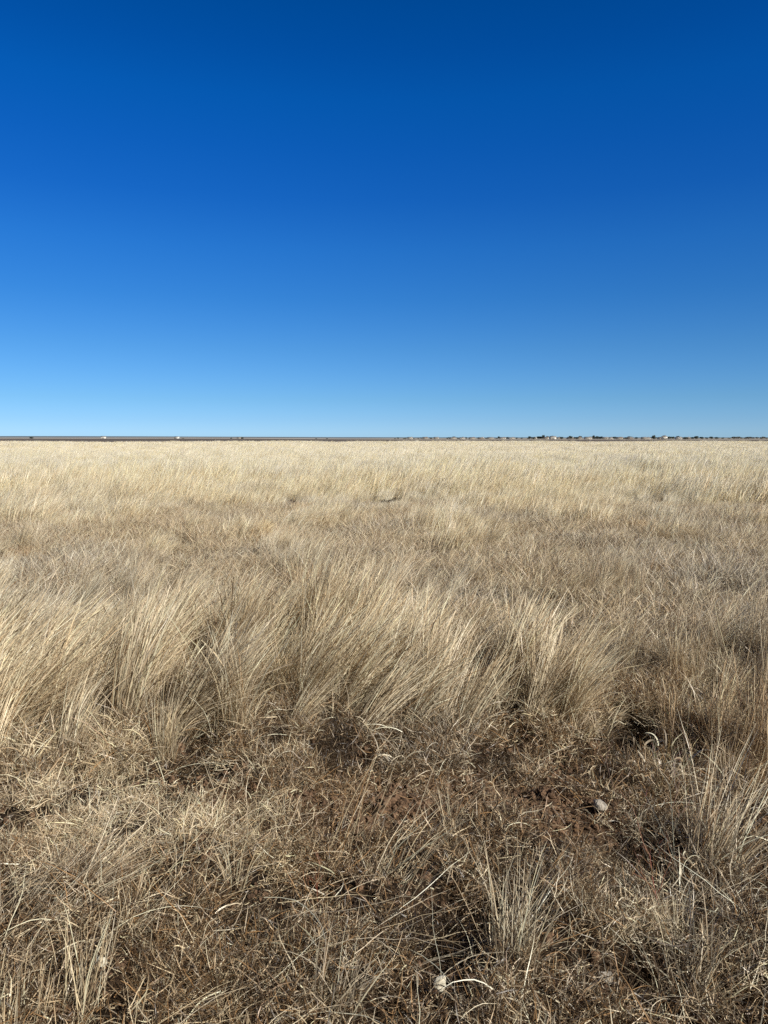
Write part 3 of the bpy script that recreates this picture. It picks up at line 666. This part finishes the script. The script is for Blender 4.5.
# farms at the left
D = 1500
house(X(105, D), D, 9, 8, 4.2, 1.6, 'white', 'pale', 'bright white farm shed alone on the horizon, left of the other', None, 0.2, 'shed', 'shed', 'barn')
house(X(178, D), D, 8, 8, 3.8, 1.4, 'white', 'grey', 'white farm shed with a grey roof, standing beside a dark bush on the horizon', None, -0.2, 'shed', 'shed', 'barn')
tree(X(33, D), D, 1, 'dark tree standing alone at the far left of the horizon', s=1.1)
tree(X(182, D), D + 12, 3, 'small olive tree right beside the grey roofed farm shed', s=.7)
for q, l_ in ((232, 'small dark tree on the bare horizon, left one of a close pair'), (243, 'taller dark tree on the bare horizon, right one of a close pair')):
    tree(X(q, D), D, 0 if q == 243 else 3, l_, s=.9 if q == 243 else .7)
tree(X(314, D), D + 60, 3, 'faint low tree on the bare middle of the horizon, left of another faint one', s=.6)
tree(X(325, D), D + 60, 4, 'faint wide grey tree on the bare middle of the horizon', s=.6)
house(X(238, D), D + 30, 12, 8, 2.8, 1.3, 'cream', 'pale', 'low cream house between the two small dark trees on the bare horizon')
# sparse cluster
for q, k, s_ in ((395, 3, .6), (398, 0, .7), (404, 3, .7), (406, 1, .75), (409, 0, .7), (414, 3, .7), (418, 4, .6), (421, 2, .7), (428, 3, .7), (430, 1, .9), (432, 0, .75)):
    tree(X(q, 1450), 1450 + random.uniform(-30, 40), k, 'small dark tree in the sparse cluster beginning the row of trees right of the middle', 'trees of the sparse cluster on the horizon', s_)
for q, wl, rf_, l_ in ((410, 'white', 'pale', 'bright white house in the sparse tree cluster, first house right of the middle'), (425, 'cream', 'brown', 'cream house with a brown roof in the sparse tree cluster'), (436, 'cream', 'pale', 'cream house in the gap at the right end of the sparse tree cluster')):
    house(X(q, 1400), 1400, 9, 8, 2.6, 1.2, wl, rf_, l_, rz=random.uniform(-.3, .3))
# the middle row 448 - 525
q = 447
while q < 524:
    k = random.choice([0, 0, 1, 1, 3, 2]); tree(X(q, 1480), 1480 + random.uniform(-30, 60), k, 'dark tree in the even low row behind the pale houses of the middle right horizon', 'trees of the even row on the horizon', random.uniform(.65, 1.05)); q += random.choice([1.0, 1.3, 1.8, 4])
for i, q in enumerate((453, 462, 471, 480, 490, 501, 512)):
    house(X(q, 1380), 1380 + random.uniform(-20, 20), random.uniform(8, 12), 8, 2.4, 1.0, ('cream', 'white', 'cream', 'tan')[i % 4], ('pale', 'grey', 'brown')[i % 3], 'low pale house in front of the even low row of trees', 'houses before the even row of trees', random.uniform(-.4, .4))
# the town 530 - 715
q = 529
while q < 690:
    k = random.choice([0, 0, 1, 2, 3]); tree(X(q, 1330), 1330 + random.uniform(-60, 80), k, 'dark tree among the houses of the town on the right horizon', 'trees among the town houses', random.uniform(.75, 1.25)); q += random.choice([0.9, 1.2, 1.6, 2.2, 4.5])
for i, (q, wl, rf_) in enumerate(((535, 'cream', 'grey'), (543, 'cream', 'brown'), (560, 'cream', 'grey'), (568, 'tan', 'pale'), (576, 'cream', 'brown'), (600, 'cream', 'pale'), (612, 'white', 'grey'), (618, 'cream', 'brown'), (628, 'tan', 'grey'), (641, 'cream', 'pale'), (649, 'white', 'grey'), (655, 'cream', 'brown'), (684, 'tan', 'pale'))):
    house(X(q, 1300), 1300 + random.uniform(-25, 25), random.uniform(8, 11), 8, 2.5, 1.1, wl, rf_, 'pale house among the dark trees of the town', 'town houses on the right horizon', random.uniform(-.4, .4))
house(X(552, 1180), 1180, 9, 7, 3.4, 1.5, 'white', 'pale', 'white shed standing out in front of the town at its left end', None, 0.1, 'shed', 'shed', 'barn')
house(X(587, 1220), 1220, 11, 8, 2.6, 1.2, 'white', 'pale', 'long bright white house before a gap in the trees of the town')
house(X(663, 1240), 1240, 6, 8, 4.0, 2.0, 'white', 'pale', 'tallest white gabled house, right of the middle of the town', None, 0.6)
house(X(677, 1240), 1240, 9, 8, 2.7, 1.2, 'white', 'grey', 'long white house with a grey roof, last house before the dark wood')
q = 688
while q < 718:
    tree(X(q, 1350), 1350 + random.uniform(-20, 50), random.choice([0, 1, 0]), 'dark tree in the dense dark wood at the right end of the town', 'trees of the dense dark wood', random.uniform(.75, 1.0)); q += random.uniform(1.0, 2.0)
q = 718
while q < 800:
    tree(X(q, 1500), 1500 + random.uniform(-20, 60), random.choice([4, 4, 3]), 'greyish tree in the faint low row at the right edge of the horizon', 'trees of the faint grey row', random.uniform(.9, 1.15)); q += random.uniform(1.6, 3.4)


# ------------------------------------------------------------------ camera, sky, sun
cam = bpy.data.cameras.new('camera'); co = bpy.data.objects.new('camera', cam); C.objects.link(co); scene.camera = co
co.location = (0, 0, 1.62); co.rotation_euler = (math.radians(90 - 5.7), 0, math.radians(0))
cam.sensor_fit = 'VERTICAL'; cam.sensor_height = 24; cam.lens = 24 * 739 / 1024
cam.clip_start = 0.05; cam.clip_end = 60000

SUN_EL = math.radians(35); SUN_AZ = math.radians(136)      # clockwise from the view direction (+Y)
w = bpy.data.worlds.new('World'); scene.world = w; w.use_nodes = True
nt = w.node_tree; nt.nodes.clear()
sky = nt.nodes.new('ShaderNodeTexSky'); sky.sky_type = 'NISHITA'; sky.sun_disc = False
sky.sun_elevation = SUN_EL; sky.sun_rotation = SUN_AZ; sky.altitude = 1200; sky.air_density = 1.0; sky.dust_density = 0.25; sky.ozone_density = 2.0
bg = nt.nodes.new('ShaderNodeBackground'); bg.inputs[1].default_value = 0.15
out = nt.nodes.new('ShaderNodeOutputWorld')
# sky blue deepened; high sky dimmed to cut its fill light (correction by elevation, the same from everywhere)
tc = nt.nodes.new('ShaderNodeTexCoord'); sp = nt.nodes.new('ShaderNodeSeparateXYZ'); nt.links.new(tc.outputs['Generated'], sp.inputs[0])
cr = nt.nodes.new('ShaderNodeValToRGB'); cr.color_ramp.interpolation = 'B_SPLINE' if False else 'LINEAR'
SKY = [(0.0084, (0.2705, 0.4702, 0.8604)), (0.0244, (0.2376, 0.4288, 0.7748)), (0.0509, (0.2051, 0.4017, 0.6802)), (0.1161, (0.1487, 0.3763, 0.6502)), (0.1789, (0.094, 0.3532, 0.6753)), (0.2389, (0.0634, 0.3448, 0.7249)), (0.2955, (0.0331, 0.3065, 0.7366)), (0.3485, (0.0187, 0.3033, 0.7565)), (0.3978, (0.009, 0.3126, 0.7655)), (0.4433, (0.0041, 0.2836, 0.7187)), (0.4834, (0.0, 0.275, 0.6853)), (0.6, (0.04, 0.12, 0.25)), (1.0, (0.06, 0.09, 0.14))]
els = cr.color_ramp.elements
els[0].position = SKY[0][0]; els[0].color = (*SKY[0][1], 1); els[1].position = SKY[-1][0]; els[1].color = (*SKY[-1][1], 1)
for z_, c_ in SKY[1:-1]:
    e_ = els.new(z_); e_.color = (*c_, 1)
nt.links.new(sp.outputs['Z'], cr.inputs[0])
ml = nt.nodes.new('ShaderNodeMix'); ml.data_type = 'RGBA'; ml.blend_type = 'MULTIPLY'; ml.inputs[0].default_value = 1
# behind the camera the sky is dimmed, untinted, to cut its blue fill
mr = nt.nodes.new('ShaderNodeMapRange'); mr.interpolation_type = 'SMOOTHSTEP'; mr.inputs[1].default_value = 0.55; mr.inputs[2].default_value = -0.25
nt.links.new(sp.outputs['Y'], mr.inputs[0])
mw = nt.nodes.new('ShaderNodeMix'); mw.data_type = 'RGBA'; nt.links.new(mr.outputs[0], mw.inputs[0])
nt.links.new(cr.outputs[0], mw.inputs[6]); mw.inputs[7].default_value = (0.13, 0.13, 0.13, 1)
nt.links.new(sky.outputs[0], ml.inputs[6]); nt.links.new(mw.outputs[2], ml.inputs[7])
nt.links.new(ml.outputs[2], bg.inputs[0]); nt.links.new(bg.outputs[0], out.inputs[0])

sl = bpy.data.lights.new('sun', 'SUN'); sl.energy = 5.0; sl.angle = math.radians(0.5); sl.color = (1.0, 0.96, 0.885)
so = bpy.data.objects.new('sun', sl); C.objects.link(so)
from mathutils import Vector
d = Vector((math.sin(SUN_AZ) * math.cos(SUN_EL), math.cos(SUN_AZ) * math.cos(SUN_EL), math.sin(SUN_EL)))
so.rotation_euler = d.to_track_quat('Z', 'Y').to_euler(); so.location = (30, -20, 30)

scene.view_settings.view_transform = 'Standard'; scene.view_settings.look = 'None'; scene.view_settings.exposure = 0; scene.view_settings.gamma = 1
scene.cycles.use_denoising = False
scene.cycles.max_bounces = 6; scene.cycles.diffuse_bounces = 4; scene.cycles.transmission_bounces = 3; scene.cycles.glossy_bounces = 2
